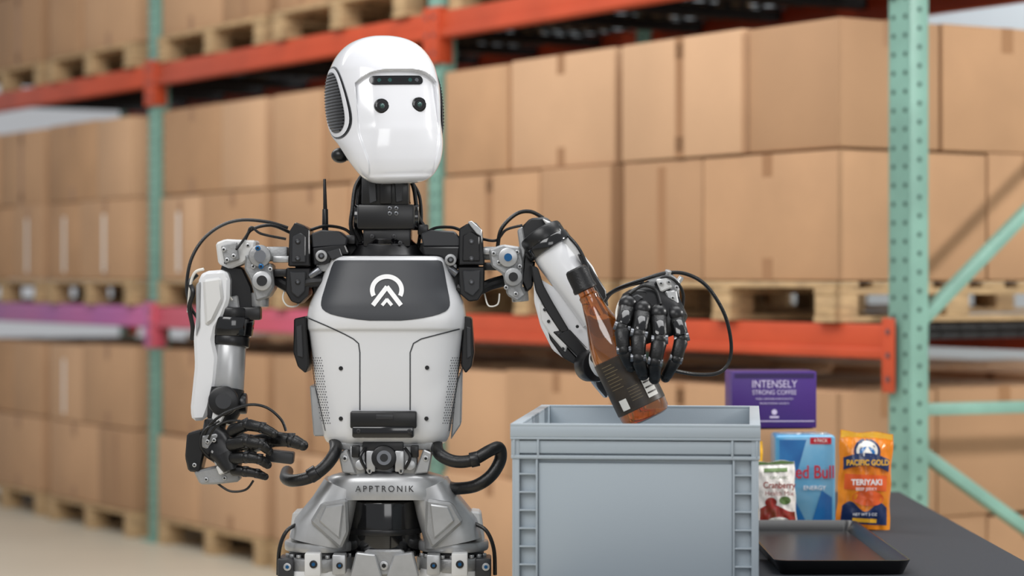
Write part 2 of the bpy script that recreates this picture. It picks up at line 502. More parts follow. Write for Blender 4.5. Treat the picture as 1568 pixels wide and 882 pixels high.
def pouch(name, x0,x1,z0,z1,y,th,m,lean=0.0,rotz=0.0,rotv=0.0):
    p=Part(name,None,60)
    nx,nz=30,40
    cx=(x0+x1)/2; w=(x1-x0)/2; h=z1-z0
    M=Matrix.Translation((cx,y,z0))@Matrix.Rotation(rotz,4,'Z')@Matrix.Rotation(rotv,4,'Y')@Matrix.Rotation(lean,4,'X')
    def S(a,b,side,off=0.0):
        env=max(0,1-abs(a)**2.2)**0.7*(min(1,(1-b)/0.35))**0.55 if b<0.93 else 0.0
        if b>=0.86: env*=max(0,(0.93-b)/0.07)**0.5 if b<0.93 else 0
        env*=0.75+0.25*min(1,b/0.15)
        ripple=0.0022*math.sin(a*8+b*6)*math.sin(b*15+a*3)+0.0012*math.sin(a*19-b*11)
        edge=1-0.035*math.sin(b*math.pi)+0.02*math.sin(b*17)*(abs(a)**3)
        return M@Vector((a*w*edge, side*(th/2*env+0.0014+ripple*(1 if side<0 else 0)*min(1,env*3+0.25)+off), b*h+0.002*math.sin(a*5)*(b>0.98)))
    for side in (-1,1):
        vs=[];fs=[]
        for j in range(nz+1):
            for i in range(nx+1): vs.append(S(-1+2*i/nx,j/nz,side))
        for j in range(nz):
            for i in range(nx):
                k=j*(nx+1)+i; fs.append((k,k+1,k+nx+2,k+nx+1))
        p.add(vs,fs,m)
    vs=[];fs=[]
    bd=[(-1,b/nz) for b in range(nz+1)]+[(-1+2*i/nx,1) for i in range(1,nx+1)]+[(1,1-b/nz) for b in range(1,nz+1)]+[(1-2*i/nx,0) for i in range(1,nx)]
    for a,b in bd: vs+= [S(a,b,-1),S(a,b,1)]
    n=len(bd)
    for i in range(n):
        j=(i+1)%n; fs.append((2*i,2*j,2*j+1,2*i+1))
    p.add(vs,fs,m)
    def decal(fn, a0,a1,b0,b1,mm,off=0.0008,N=20):
        vs=[];fs=[]
        for j in range(N+1):
            for i in range(N+1):
                u=i/N; v=j/N
                aa,bb2=fn(u,v) if fn else (a0+(a1-a0)*u,b0+(b1-b0)*v)
                vs.append(S(aa,bb2,-1,off))
        for j in range(N):
            for i in range(N):
                k=j*(N+1)+i; fs.append((k,k+1,k+N+2,k+N+1))
        p.add(vs,fs,mm)
    def disc(ca,cb,ra,rb,mm,off=0.001):
        vs=[S(ca,cb,-1,off)];fs=[];K=28
        R_=(0.33,0.66,1)
        for r_ in R_:
            for i in range(K):
                q=2*math.pi*i/K; vs.append(S(ca+ra*r_*math.cos(q),cb+rb*r_*math.sin(q),-1,off))
        for i in range(K):
            j=(i+1)%K; fs.append((0,1+i,1+j))
            for r in range(len(R_)-1): fs.append((1+r*K+i,1+(r+1)*K+i,1+(r+1)*K+j,1+r*K+j))
        p.add(vs,fs,mm)
    return p,decal,disc,S
dj=5.08
kx=dj/3702
jx0=(1279-784)*kx; jx1=(1362-784)*kx
p,decal,disc,S=pouch('jerky_pouch',jx0,jx1,TZ+0.002,TZ+0.002+0.203,dj,0.05,JERK,lean=math.radians(-3),rotv=math.radians(3))
decal(None,-0.97,0.97,0.93,0.995,JERKY)
decal(lambda u,v:(-0.85+1.7*u,0.05+v*(0.18+0.05*math.sin(u*math.pi*3))),0,0,0,0,NAVY)
decal(None,-0.45,0.45,0.07,0.11,JERKY,0.0014,8)
disc(0.0,0.80,0.50,0.135,NAVY,0.0010)
disc(0.0,0.80,0.40,0.11,LABW,0.0014)
disc(0.0,0.78,0.30,0.07,RB_BLUE,0.0018)
decal(lambda u,v:(-0.25+0.5*u,0.75+v*0.11*(1-abs(u-0.5)*2)),0,0,0,0,LABW,0.0024,8)
decal(lambda u,v:(-0.88+1.76*u,0.60+0.06*math.sin(u*math.pi)+v*0.125),0,0,0,0,NAVY,0.0026)
decal(None,-0.8,0.8,0.40,0.56,JRED,0.0014,12)
disc(0.1,0.32,0.6,0.08,JRED,0.0012)
po=p.done()
jc=(jx0+jx1)/2
text('brand','PACIFIC GOLD',Vector((jc+0.006,dj-0.037,TZ+0.002+0.141)),0.0160,JERKY,po,bold=0.0005,sx=0.84)
text('flavour','TERIYAKI',Vector((jc+0.004,dj-0.037,TZ+0.002+0.100)),0.0165,LOGO,po,bold=0.0005,sx=0.95)
text('kind','BEEF JERKY',Vector((jc+0.003,dj-0.037,TZ+0.002+0.086)),0.0090,LOGO,po)
text('weight','NET WT 3 OZ',Vector((jc,dj-0.037,TZ+0.035)),0.008,LOGO,po)
dk=5.07; kx=dk/3702
cx0=(1161-784)*kx; cx1=(1221-784)*kx
p,decal,disc,S=pouch('dried_cranberry_pouch',cx0,cx1,TZ+0.002,TZ+0.002+0.142,dk,0.032,CRW,lean=math.radians(-4),rotv=math.radians(-2))
decal(lambda u,v:(-0.92+1.84*u,0.03+v*(0.28+0.06*math.sin(u*5))),0,0,0,0,CRR)
decal(None,-0.6,0.6,0.84,0.90,CRG,0.001,8)
decal(None,-0.98,0.98,0.955,0.995,CRG,0.001,6)
disc(-0.35,0.40,0.3,0.07,CRR); disc(0.4,0.42,0.3,0.06,CRG); disc(0,0.12,0.55,0.06,LABW,0.0018)
po=p.done(); jc=(cx0+cx1)/2
text('brand','Cranberry',Vector((jc,dk-0.028,TZ+0.096)),0.0185,CRR,po,bold=0.0004,sx=0.86)
text('kind','Health Mix',Vector((jc,dk-0.028,TZ+0.079)),0.0135,CRR,po)
text('organic','ORGANIC',Vector((jc,dk-0.028,TZ+0.112)),0.0085,CRG,po)
p,decal,disc,S=pouch('snack_pouch',0.455,0.535,TZ+0.002,TZ+0.182,5.16,0.03,JERKY,lean=0)
decal(None,-0.9,0.9,0.2,0.5,NAVY)
p.done()

# ------------------------------------------------------------------ bottle
bt=empty('glass_bottle',P(940,530,-185))
ax0=P(886,422,-184); ax1=P(992,642,-196)
axd=(ax1-ax0).normalized(); BL=(ax1-ax0).length
sa,sb,_=frame_from(axd)
def lathe(p,prof,m,seg=48,cap=True):
    rings=[[ax0+axd*(h*BL)+(sa*math.cos(q)+sb*math.sin(q))*r*U*0.965 for q in [2*math.pi*k/seg for k in range(seg)]] for h,r in prof]
    p.loft(rings,m,cap,cap)
p=Part('bottle_glass',bt)
prof=[(0.06,12.5),(0.13,13),(0.14,15),(0.16,15),(0.17,14.5),(0.23,18),(0.30,22),(0.36,27),(0.42,31.5),(0.47,35),(0.52,37.3),(0.56,38),(0.6,38),(0.93,38),(0.965,37),(0.99,34),(1.0,29)]
lathe(p,prof,AMBER); p.done()
p=Part('bottle_cap',bt)
lathe(p,[(-0.05,14),(-0.04,16.5),(-0.01,17.5),(0.07,17.5),(0.08,18.5),(0.10,18.5),(0.105,16)],RUB); p.done()
p=Part('bottle_label',bt)
lathe(p,[(0.56,38.2),(0.562,38.7),(0.91,38.7),(0.912,38.2)],LABEL,cap=False)
def lab(h0,h1,a0,a1,m,off=39.3):
    vs=[];fs=[];K=8
    for j in range(2):
        h=(h0,h1)[j]
        for i in range(K+1):
            a=math.radians(a0+(a1-a0)*i/K)
            vs.append(ax0+axd*(h*BL)+(sa*math.cos(a)+sb*math.sin(a))*off*U*0.965)
    for i in range(K): fs.append((i,i+1,K+2+i,K+1+i))
    p.add(vs,fs,m)
sgn = -1 if sb.y>0 else 1
sx_ = 1 if sa.x>0 else -1
def AN(deg):
    v_s=math.sin(math.radians(deg))*sx_; v_b=math.cos(math.radians(deg))*sgn
    return math.degrees(math.atan2(v_b,v_s))
def lab2(h0,h1,d0,d1,m,off=39.3):
    a0=AN(d0);a1=AN(d1)
    if a1-a0>180:a1-=360
    if a0-a1>180:a1+=360
    lab(h0,h1,a0,a1,m,off)
lab2(0.75,0.88,22,50,LABW); lab2(0.82,0.89,-46,-26,LABW)
for k in range(3): lab2(0.775+k*0.035,0.785+k*0.035,24,48,LABEL,39.7)
for k in range(8): lab2(0.59+k*0.022,0.594+k*0.022,-50,-22+4*(k%3),LABG)
for k in range(5): lab2(0.77+k*0.02,0.773+k*0.02,-14,12,LABG)
p.done()

# ------------------------------------------------------------------ ROBOT
rob=empty('humanoid_robot',(P(590,600,0).x,4.53,0))

# ---- head
YAW=math.radians(21); HC=P(587,167,-8)
HR=Matrix.Rotation(YAW,3,'Z')@Matrix.Rotation(math.radians(-2.0),3,'Y')
hy=[55,55.6,57,60,66,76,90,110,140,170,190,205,222,245,262,273,279,282,283]
hw=[0,12,22,34,47,59,69,77,81.5,82.5,82,81,78,71,62,53,44,34,24]
hf=[0,10,18,28,41,56,69,81,90,93,94,95,95,94,91,86,79,70,62]
hb=[0,16,28,44,61,79,94,104,107,103,93,74,30,-2,-20,-30,-38,-44,-48]
hc=[0,0,0,0,0,0,0,0,0,0,0,-6,-26,-45,-54,-57,-57,-56,-55]
NF=2.7
def sec(y): return hermite(hy,hw,y),hermite(hy,hf,y),hermite(hy,hb,y),hermite(hy,hc,y)
def recess(lx,y):
    wz=65-sstep(200,270,y)*13
    top=112+(abs(lx)/65)**3.5*20
    r=sstep(0,1,min((wz-abs(lx))/3.0,(y-top)/3.0,(275-y)/6.0))
    dep=7.5*(1-sstep(125,215,y))+2.8
    return r*dep
def fin(lx,ly,y,off,w,f,b,c):
    nx=lx/(w*w+1); ny=(ly-c)/((f if ly<c else max(b-c,5))**2+1); m=math.hypot(nx,ny) or 1
    return HC+HR@(Vector((lx+off*nx/m, ly+off*ny/m, 167-y))*U)
def head(theta,y,off=0.0,rec=True):
    w,f,b,c0=sec(y)
    c=math.cos(theta); s=math.sin(theta)
    n=NF if s<0 else 2.3
    lx=w*math.copysign(abs(c)**(2/n),c)
    ly=c0-(f+c0)*abs(s)**(2/n) if s<0 else c0+(b-c0)*abs(s)**(2/n)
    if rec and s<0: ly+=recess(lx,y)
    return fin(lx,ly,y,off,w,f,b,c0)
def hfront(lx,y,off):
    w,f,b,c0=sec(y); a=min(0.999,abs(lx)/w)
    ly=c0-(f+c0)*(1-a**NF)**(1/NF)+recess(lx,y)
    return HC+HR@(Vector((lx,ly-off,167-y))*U)
def hside(ly,y,off,side):
    w,f,b,c0=sec(y)
    if ly<c0: lx=w*max(0,1-(abs(ly-c0)/(f+c0))**NF)**(1/NF)
    else: lx=w*max(0,1-(min(1,abs(ly-c0)/(b-c0)))**2.3)**(1/2.3)
    return fin(side*lx,ly,y,off,w,f,b,c0)
p=Part('head_shell',rob,60)
ys=[55.02,55.3,55.8,56.5,57.5,59,61,63.5,67,71,76,82,88,94,99,103,106,108]+[109.5+1.25*k for k in range(28)]+[146+2.4*k for k in range(48)]+[261,263.5,266,268,270,272,274,276.5,279,280.5,282,283]
ys=sorted(set(ys))
SEG=256
p.loft([[head(2*math.pi*k/SEG,y) for k in range(SEG)] for y in ys],FACE)
p.done()
p=Part('face_sensors',rob,50)
def pill(xc,yc,hw_,hh_,off,m,K=10,thick=3.0):
    outer=[]
    for sgn_,a0 in ((1,-90),(-1,90)):
        for k in range(K+1):
            a=math.radians(a0+180*k/K)
            outer.append((xc+sgn_*(hw_-hh_)+hh_*math.cos(a), yc-hh_*math.sin(a)))
    n=len(outer)
    vs=[hfront(x,y,off) for x,y in outer]+[hfront(x,y,off-thick) for x,y in outer]
    fs=[(i,(i+1)%n,n+(i+1)%n,n+i) for i in range(n)]
    p.add(vs,fs,m)
    top=[o for o in outer[:K+1]]; bot=[o for o in outer[K+1:]][::-1]
    G=16; vs=[];fs=[]
    for i in range(K+1):
        for g in range(G+1):
            t=g/G; x=top[i][0]*(1-t)+bot[i][0]*t; y=top[i][1]*(1-t)+bot[i][1]*t
            vs.append(hfront(x,y,off))
    for i in range(K):
        for g in range(G):
            k=i*(G+1)+g; fs.append((k,k+1,k+G+2,k+G+1))
    p.add(vs,fs,m)
pill(-2,128.5,42,6.8,1.4,GLOSS)
fdir=HR@Vector((0,-1,0))
for xx,mm in ((-30,LENS),(-14,LENS),(18,LENS),(29,STEEL)):
    c=hfront(xx,128.5,1.4)
    p.cyl(c,c+fdir*0.8*U,3.0*U,mm,seg=14)
for xx,yy_ in ((-30,167.5),(29,166)):
    c=hfront(xx,yy_,-6)
    p.cyl(c,c+fdir*8.6*U,11.2*U,GLOSS,seg=36,bev=1.2*U)
    p.cyl(c+fdir*8.6*U,c+fdir*9.0*U,8.0*U,DGREY,seg=30)
    p.cyl(c+fdir*9.0*U,c+fdir*9.4*U,7.0*U,GLOSS,seg=30)
    p.cyl(c+fdir*9.4*U,c+fdir*9.8*U,5.0*U,DGREY,seg=30)
    p.ball(c+fdir*8.8*U,3.9*U,LENS)
p.done()
p=Part('ear_vents',rob,50)
def earc(y): return -6-0.36*(y-157)
def earpatch(side,rl,ry_,off,m,K=40):
    vs=[];fs=[];R_=8
    for r in range(R_+1):
        for k in range(K):
            q=2*math.pi*k/K
            cx_=math.copysign(abs(math.cos(q))**0.8,math.cos(q)); sy_=math.copysign(abs(math.sin(q))**0.85,math.sin(q))
            y=157+ry_*r/R_*sy_
            vs.append(hside(earc(y)+rl*r/R_*cx_,y,off,side))
    for r in range(R_):
        for k in range(K):
            fs.append((r*K+k,r*K+(k+1)%K,(r+1)*K+(k+1)%K,(r+1)*K+k))
    p.add(vs,fs,m)
for side in (-1,1):
    earpatch(side,52,56,0.8,GLOSS)
    earpatch(side,48,53,1.6,FACE)
    earpatch(side,39,47,2.4,GLOSS)
    for k in range(19):
        y=157-43+k*4.8
        hw_=37*math.sqrt(max(0,1-(abs(y-157)/47)**2.4))
        pts=[hside(earc(y)+(-1+2*j/8)*hw_,y,3.0,side) for j in range(9)]
        p.tube(pts,1.1*U,BLACK,seg=6,res=2)
p.ball(P(521,238,14),14*U,BLACK,(1,1,0.85))
p.cyl(P(521,238,14),P(570,230,10),10*U,BLACK)
p.done()

# ---- neck
p=Part('neck',rob)
p.limb([(P(590,238,14),34*U,36*U),(P(590,285,6),36*U,34*U),(P(591,312,4),38*U,36*U)],BLACK,3.2)
p.bx(556,627,268,316,-36,34,BLACK,3)
p.bx(549,636,314,352,-40,36,BLACK,4)
p.cyl(P(543,333,0),P(642,333,0),20*U,GLOSS,bev=2*U)
p.bx(558,630,350,378,-32,34,BLACK,3)
p.cyl(P(593,394,4),P(593,374,4),56*U,BLACK,r1=46*U,bev=3*U)
p.cyl(P(593,376,4),P(593,366,4),46*U,GLOSS,r1=40*U,bev=2*U)
for x,y in ((597,319),(607,319),(597,327),(607,327)): p.bolt(x,y,-40,3.4,STEEL,BLACK,2)
for x,y in ((570,362),(604,362),(613,372),(566,280),(612,282),(570,300)): p.bolt(x,y,-36,3.4,DGREY,BLACK,3)
p.plate([(563,272),(575,272),(577,308),(566,312)],-40,-30,DGREY,1)
p.plate([(604,276),(618,276),(616,308),(606,310)],-40,-30,DGREY,1)
p.bx(582,600,270,312,-42,-30,BLACK,2)
for i,(a,b) in enumerate(((545,540),(551,547),(557,552))):
    p.tube([P(560,262,5+i*4),P(a,285,0+i*5),P(b,320,-6+i*6),P(b-2,350,-6+i*6),P(a+8,385,0)],3.4*U,RUB,8,5)
p.tube([P(625,268,10),P(634,290,4),P(640,330,0),P(652,352,0),P(660,380,0)],3.2*U,RUB,8,5)
p.tube([P(628,275,14),P(642,300,14),P(645,340,10),P(640,380,6)],2.6*U,RUB,8,5)
p.done()

# ---- torso shell
ty=[392,394,400,415,440,470,490,503,508,530,560,600,640,665,676,682]
tw=[84,88,91,97,107,119.5,122,121.5,119.5,116,112,107,101,97,92,80]
tf=[52,58,62,67,74,82,84,82,77,75,73,69,64,60,54,44]
tbk=[40,50,56,62,68,72,72,72,70,68,66,62,58,52,46,38]
NT=3.6
def tcx(y): return 594-(y-392)*0.02 if y<500 else 591.8
def tors(x,y,off=0.0):
    w=hermite(ty,tw,y)+off; f=hermite(ty,tf,y)
    a=min(1,abs(x-tcx(y))/w)
    dz=-f*(1-a**NT)**(1/NT)-off
    return P(x,y,dz)
p=Part('torso_shell',rob,40)
SEG=120; rows=[]
yy=[392,393,394,396,398,400]+[404+4*k for k in range(25)]+[502,504,506,508,511]+[515+5*k for k in range(30)]+[668,672,676,679,681,682]
for y in yy:
    w=hermite(ty,tw,y); f=hermite(ty,tf,y); b=hermite(ty,tbk,y); r=[]
    for k in range(SEG):
        q=2*math.pi*k/SEG; c=math.cos(q); s=math.sin(q)
        x=w*math.copysign(abs(c)**(2/NT),c)
        dz=(-f if s<0 else b)*abs(s)**(2/NT)
        r.append(P(tcx(y)+x,y,dz))
    rows.append(r)
p.loft(rows,WHITE)
p.done()
p=Part('chest_panel',rob,40)
def rowpatch(rowsd,off,m,NX=40):
    vs=[];fs=[]
    for (y,xl,xr) in rowsd:
        for i in range(NX+1): vs.append(tors(xl+(xr-xl)*i/NX,y,off))
    for j in range(len(rowsd)-1):
        for i in range(NX):
            k=j*(NX+1)+i; fs.append((k,k+1,k+NX+2,k+NX+1))
    p.add(vs,fs,m)
pl=[(398.5,517,671),(399.5,513,675),(402,510.5,677.5),(410,507,679.5),(420,504,681.5),(432,500,683.5),(445,496,686),(455,493,688),(463,491.5,689),(468,491.5,688.8),(473,493.5,686.5),(477,498,682),(481,506,673),(484,517,663),(487,532,648),(489.5,550,630),(491,566,614)]
pd=[]
for i in range(len(pl)-1):
    for k in range(3):
        t=k/3; pd.append(tuple(pl[i][j]*(1-t)+pl[i+1][j]*t for j in range(3)))
pd.append(pl[-1])
rowpatch(pd,1.0,PANEL)
def ribbon(pts,w,off,m,closed=False):
    vs=[];fs=[];n=len(pts)
    for i,(x,y) in enumerate(pts):
        a=pts[max(i-1,0)]; b=pts[min(i+1,n-1)]
        dx,dy=b[0]-a[0],b[1]-a[1]; L=math.hypot(dx,dy) or 1
        nx_,ny_=-dy/L,dx/L
        vs.append(tors(x+nx_*w/2,y+ny_*w/2,off)); vs.append(tors(x-nx_*w/2,y-ny_*w/2,off))
    for i in range(n-1): fs.append((2*i,2*i+2,2*i+3,2*i+1))
    p.add(vs,fs,m)
def densify(pts,k=8):
    o=[]
    for i in range(len(pts)-1):
        for j in range(k):
            t=j/k; o.append((pts[i][0]*(1-t)+pts[i+1][0]*t, pts[i][1]*(1-t)+pts[i+1][1]*t))
    o.append(pts[-1]); return o
arc=[(592.5+22.5*math.sin(math.radians(a)),444-20.5*math.cos(math.radians(a))) for a in range(-116,117,4)]
ribbon(arc,7,2.4,LOGO)
ribbon(densify([(571,467.5),(592.8,439)],6),7,2.4,LOGO); ribbon(densify([(592.2,439),(614,467.5)],6),7,2.5,LOGO)
ribbon(densify([(585,467.5),(593,458)],4),5,2.4,LOGO); ribbon(densify([(592,458),(600,467.5)],4),5,2.5,LOGO)
seamL=densify([(472,487),(500,499),(528,512),(541,519),(549,526),(551,540),(551,628)],6)
seamR=densify([(704,504),(672,512),(645,519),(633,526),(628,540),(628,628)],6)
ribbon(seamL,1.8,0.7,SEAM); ribbon(seamR,1.8,0.7,SEAM)
ribbon(densify([(472,505),(482,590),(498,660)],8),1.0,0.6,SEAM)
ribbon(densify([(709,505),(700,590),(688,660)],8),1.0,0.6,SEAM)
for x,y in ((522,564),(654,563),(522,641),(653,641)):
    c=tors(x,y,0); p.cyl(c,c+Vector((0,-1.5*U,0)),3.2*U,BLACK,seg=16)
for r in range(26):
    for k in range(5):
        y=548+r*4
        x=477+k*3.4+(r%2)*1.7+(y-548)*0.13
        for xx in (x, 1183.6-x):
            c=tors(xx,y,0.2)
            n_=Vector((0,-1,0)) if k>2 else Vector((-0.5 if xx<592 else 0.5,-0.85,0))
            p.cyl(c,c+n_*0.6*U,0.9*U,SEAM,seg=6)
p.done()

# ---- hardware around the torso
p=Part('torso_hardware',rob,28)
p.bx(538,638,629,655,-76,-40,BLACK,3)
p.bx(541,634,652,669,-80,-40,GLOSS,3)
for x in (549,627): p.bolt(x,660,-80,3.4,DGREY,BLACK,1.5)
p.bx(576,602,635,642,-77.5,-73,DGREY,0.5)
p.plate([(450,488),(468,484),(473,560),(468,572),(456,562),(449,540)],-40,50,BLACK,2)
p.plate([(709,484),(722,487),(726,540),(722,562),(713,572),(706,560)],-40,50,BLACK,2)
p.plate([(453,500),(462,497),(464,548),(455,545)],-44,-38,DGREY,1)
p.plate([(714,500),(721,502),(722,545),(715,550)],-44,-38,DGREY,1)
p.plate([(474,590),(484,592),(498,668),(480,668)],-10,50,SILV,2)
p.plate([(697,592),(708,560),(706,650),(690,674)],-15,50,SILV,2)
p.bx(452,735,372,412,10,66,BLACK,4)
p.plate([(476,358),(492,352),(520,354),(532,364),(530,376),(478,380)],-36,30,DGREY,2)
p.plate([(478,380),(528,374),(534,388),(508,392),(502,404),(480,406)],-42,20,BLACK,2)
p.cyl(P(492,392,-30),P(492,392,-50),9*U,SILV2,bev=1.5*U); p.bolt(492,392,-50,5,BLACK,STEEL,1)
p.bx(486,510,402,416,-34,10,SILV2,2)
p.plate([(500,386),(520,380),(524,392),(508,398)],-48,-38,DGREY,1)
p.plate([(644,358),(660,352),(696,354),(706,366),(704,378),(648,378)],-36,30,DGREY,2)
p.plate([(646,378),(704,378),(702,398),(684,400),(676,392),(650,390)],-42,20,BLACK,2)
p.cyl(P(690,398,-30),P(690,398,-50),9*U,SILV2,bev=1.5*U); p.bolt(690,398,-50,5,BLACK,STEEL,1)
p.bx(676,700,404,416,-34,10,SILV2,2)
p.bx(640,656,344,360,-10,20,BLACK,2); p.bx(530,545,360,374,-10,20,BLACK,2)
p.plate([(443,354),(452,340),(466,346),(474,352),(475,408),(441,408)],-44,36,BLACK,2)
p.plate([(438,410),(476,410),(472,452),(458,466),(446,462),(437,446)],-40,36,BLACK,2)
p.plate([(448,362),(460,356),(468,362),(468,402),(446,402)],-49,-43,DGREY,1.5)
p.plate([(443,416),(468,416),(466,446),(456,456),(446,448)],-46,-39,DGREY,1.5)
p.plate([(703,350),(716,342),(728,340),(738,352),(742,406),(702,406)],-44,36,BLACK,2)
p.plate([(701,408),(742,408),(741,446),(732,460),(718,462),(704,450)],-40,36,BLACK,2)
p.plate([(709,360),(722,354),(734,362),(735,400),(708,400)],-49,-43,BLACK,1.5)
p.plate([(708,414),(736,414),(735,442),(724,454),(711,446)],-46,-39,DGREY,1.5)
p.plate([(716,340),(722,338),(738,352),(737,362),(730,358)],-54,-30,SILV,1)
for y in (370,396,432): p.bolt(456,y,-49 if y<410 else -46,4.0,BLACK,STEEL,2); p.bolt(722,y,-49 if y<410 else -46,4.0,DGREY,STEEL,2)
p.tube([P(420,425,-10),P(445,440,-30),P(470,432,-34),P(492,430,-30)],9*U,BLACK,12)
p.tube([P(700,440,-30),P(725,446,-30),P(750,436,-16),P(778,428,-6)],9*U,BLACK,12)
p.cyl(P(474,424,-36),P(490,412,-36),6*U,STEEL,bev=1*U); p.cyl(P(700,420,-36),P(688,410,-36),6*U,STEEL,bev=1*U)
p.plate([(470,418),(500,405),(496,455),(480,452)],-10,30,BLACK,3)
p.plate([(686,405),(706,418),(704,452),(695,455)],-10,30,BLACK,3)
p.tube([P(476,352,-20),P(500,346,-10),P(530,352,0),P(548,372,0)],2.4*U,RUB,8)
p.tube([P(704,352,-20),P(690,348,-10),P(664,350,0),P(642,366,0)],2.4*U,RUB,8)
p.cyl(P(498,354,10),P(498,320,10),5*U,BLACK,r1=4.4*U,bev=1*U)
p.cyl(P(498,322,10),P(497,274,10),3.2*U,BLACK,r1=2.2*U,bev=0.6*U)
p.tube([P(440,436,-20),P(433,455,-30),P(440,468,-30),P(455,468,-20),P(460,455,-10)],1.3*U,LABW,6)
p.tube([P(742,450,-20),P(748,468,-30),P(762,466,-30),P(765,450,-20)],1.3*U,LABW,6)
p.done()

# ---- waist & pelvis
p=Part('waist',rob,30)
p.cyl(P(590,682,0),P(590,730,0),44*U,STEEL,bev=2*U)
p.bx(522,665,672,686,-46,46,SILV2,3)
p.bx(538,562,680,724,-52,30,SILV2,3)
p.bx(612,640,680,724,-52,30,SILV2,3)
p.bx(556,618,676,690,-56,-30,DGREY,2)
p.cyl(P(588,701,-30),P(588,701,-62),19*U,BLACK,bev=2*U)
p.cyl(P(588,701,-62),P(588,701,-64),11*U,STEEL)
p.cyl(P(588,701,-64),P(588,701,-66),6*U,BLACK)
for sx in (-1,1):
    p.plate([(590+sx*58,688),(590+sx*72,694),(590+sx*66,724),(590+sx*44,726)],-56,-20,SILV,2)
    p.tube([P(590+sx*30,686,-58),P(590+sx*38,700,-64),P(590+sx*30,718,-60)],2.4*U,BLACK,8)
    p.cyl(P(590+sx*38,712,-52),P(590+sx*38,712,-60),8*U,SILV,bev=1*U)
    p.bolt(590+sx*62,702,-56,4.6,SILV,BLACK,2); p.bolt(590+sx*24,722,-58,3.6,SILV,BLACK,2)
    p.bx(590+sx*22-7,590+sx*22+7,690,722,-60,-48,SILV,2)
    p.bx(590+sx*45-6,590+sx*45+6,682,700,-60,-46,BLACK,1.5)
py=[722,728,734,745,756,766]; pw=[66,86,92,96,100,104]; pf=[44,58,62,64,65,64]
rows=[]
for y in [722,724,727,730,734,739,745,751,757,762,765,766]:
    w=hermite(py,pw,y); f=hermite(py,pf,y)
    rows.append([P(592+w*math.copysign(abs(math.cos(q))**0.72,math.cos(q)),y,-f*math.copysign(abs(math.sin(q))**0.72,math.sin(q))) for q in [2*math.pi*k/64 for k in range(64)]])
p.loft(rows,SILV)
p.cyl(P(588,764,0),P(588,850,0),57*U,GLOSS,bev=3*U)
p.cyl(P(588,806,0),P(588,815,0),59*U,BLACK,bev=1*U)
p.plate([(560,842),(616,842),(640,882),(536,882)],-62,-20,SILV2,3)
p.plate([(545,846),(575,850),(585,884),(535,884)],-72,-50,SILV,2)
p.plate([(603,850),(632,846),(642,884),(592,884)],-72,-50,SILV,2)
p.bolt(588,866,-62,7,SILV,BLACK,3)
p.tube([P(512,672,-20)]+[P(514,690,-60),P(500,712,-70),P(476,730,-74),P(450,736,-66),P(438,732,-40),P(440,722,0)],9.5*U,RUB,14,8)
p.tube([P(668,676,-20),P(672,694,-60),P(694,706,-70),P(722,705,-72),P(750,690,-70),P(764,686,-60),P(766,704,-56),P(752,728,-62),P(728,744,-60),P(700,748,-40),P(688,746,0)],9.5*U,RUB,14,8)
p.cyl(P(720,705,-72),P(733,702,-72),11.5*U,BLACK,bev=1*U); p.cyl(P(486,722,-74),P(474,730,-74),11.5*U,BLACK,bev=1*U)
p.done()
text('waist_text','APPTRONIK',P(589,749,-66.5),13.5*U,DGREY,rob,ext=0.0004,sx=0.92).data.space_character=1.42

p=Part('legs',rob,30)
for sx in (-1,1):
    o=592
    def X(v): return o+sx*v
    p.limb([(P(X(66),742,-6),30*U,52*U),(P(X(80),775,-6),36*U,56*U),(P(X(98),808,-8),44*U,58*U),(P(X(102),828,-8),46*U,58*U)],SILV,3.2)
    p.plate([(X(60),764),(X(100),770),(X(118),800),(X(70),842),(X(58),815)],-74,-40,SILV2,4)
    p.plate([(X(66),772),(X(94),776),(X(104),798),(X(72),826)],-78,-70,SILV,2)
    p.cyl(P(X(102),826,-8),P(X(102),842,-8),54*U,SILV,bev=4*U)
    p.cyl(P(X(102),842,-8),P(X(102),852,-8),47*U,BLACK,bev=2*U)
    p.cyl(P(X(102),850,-8),P(X(102),872,-8),56*U,SILV2,bev=4*U)
    for k in range(9):
        a=math.radians(200+k*17.5)
        c=P(X(102),850,-8)+Vector((math.cos(a)*50*U,math.sin(a)*50*U,0))
        p.cyl(c,c+Vector((0,0,5*U)),4*U,SILV,seg=12,bev=0.8*U)
    p.plate([(X(128),782),(X(144),784),(X(150),830),(X(136),836)],-30,20,WHITE2,3)
    p.bx(X(72)-10,X(72)+10,848,878,-84,-50,SILV,2)
    p.bx(X(112)-12,X(112)+12,846,880,-86,-50,WHITE2,2)
    p.bolt(X(112),864,-86,6,BLACK,BLUE,2); p.bolt(X(72),866,-84,5,BLACK,BLUE,2)
    p.bx(X(150)-14,X(150)+10,852,884,-60,0,DGREY,3); p.bolt(X(152),868,-60,6,SILV,BLUE,2)
    p.tube([P(X(130),800,-40),P(X(152),812,-50),P(X(164),840,-50),P(X(166),880,-40)],3*U,RUB,8)
    p.limb([(P(X(102),868,-5),52*U,56*U),(P(X(100),930,-5),56*U,62*U),(P(X(96),1040,-5),48*U,54*U),(P(X(94),1120,-5),40*U,46*U)],WHITE,2.8)
    p.cyl(P(X(94)-44,1140,-5),P(X(94)+44,1140,-5),40*U,BLACK,bev=4*U)
    p.limb([(P(X(94),1155,-5),38*U,44*U),(P(X(94),1230,0),42*U,50*U),(P(X(94),1340,5),30*U,34*U),(P(X(94),1425,5),24*U,26*U)],WHITE,2.8)
    fc=P(X(94),1425,0); p.box((fc.x,fc.y-0.03,0.035),(0.10,0.27,0.066),DGREY,None,0.02,3)
    p.cyl((fc.x-0.045,fc.y,0.075),(fc.x+0.045,fc.y,0.075),0.03,BLACK)
p.done()

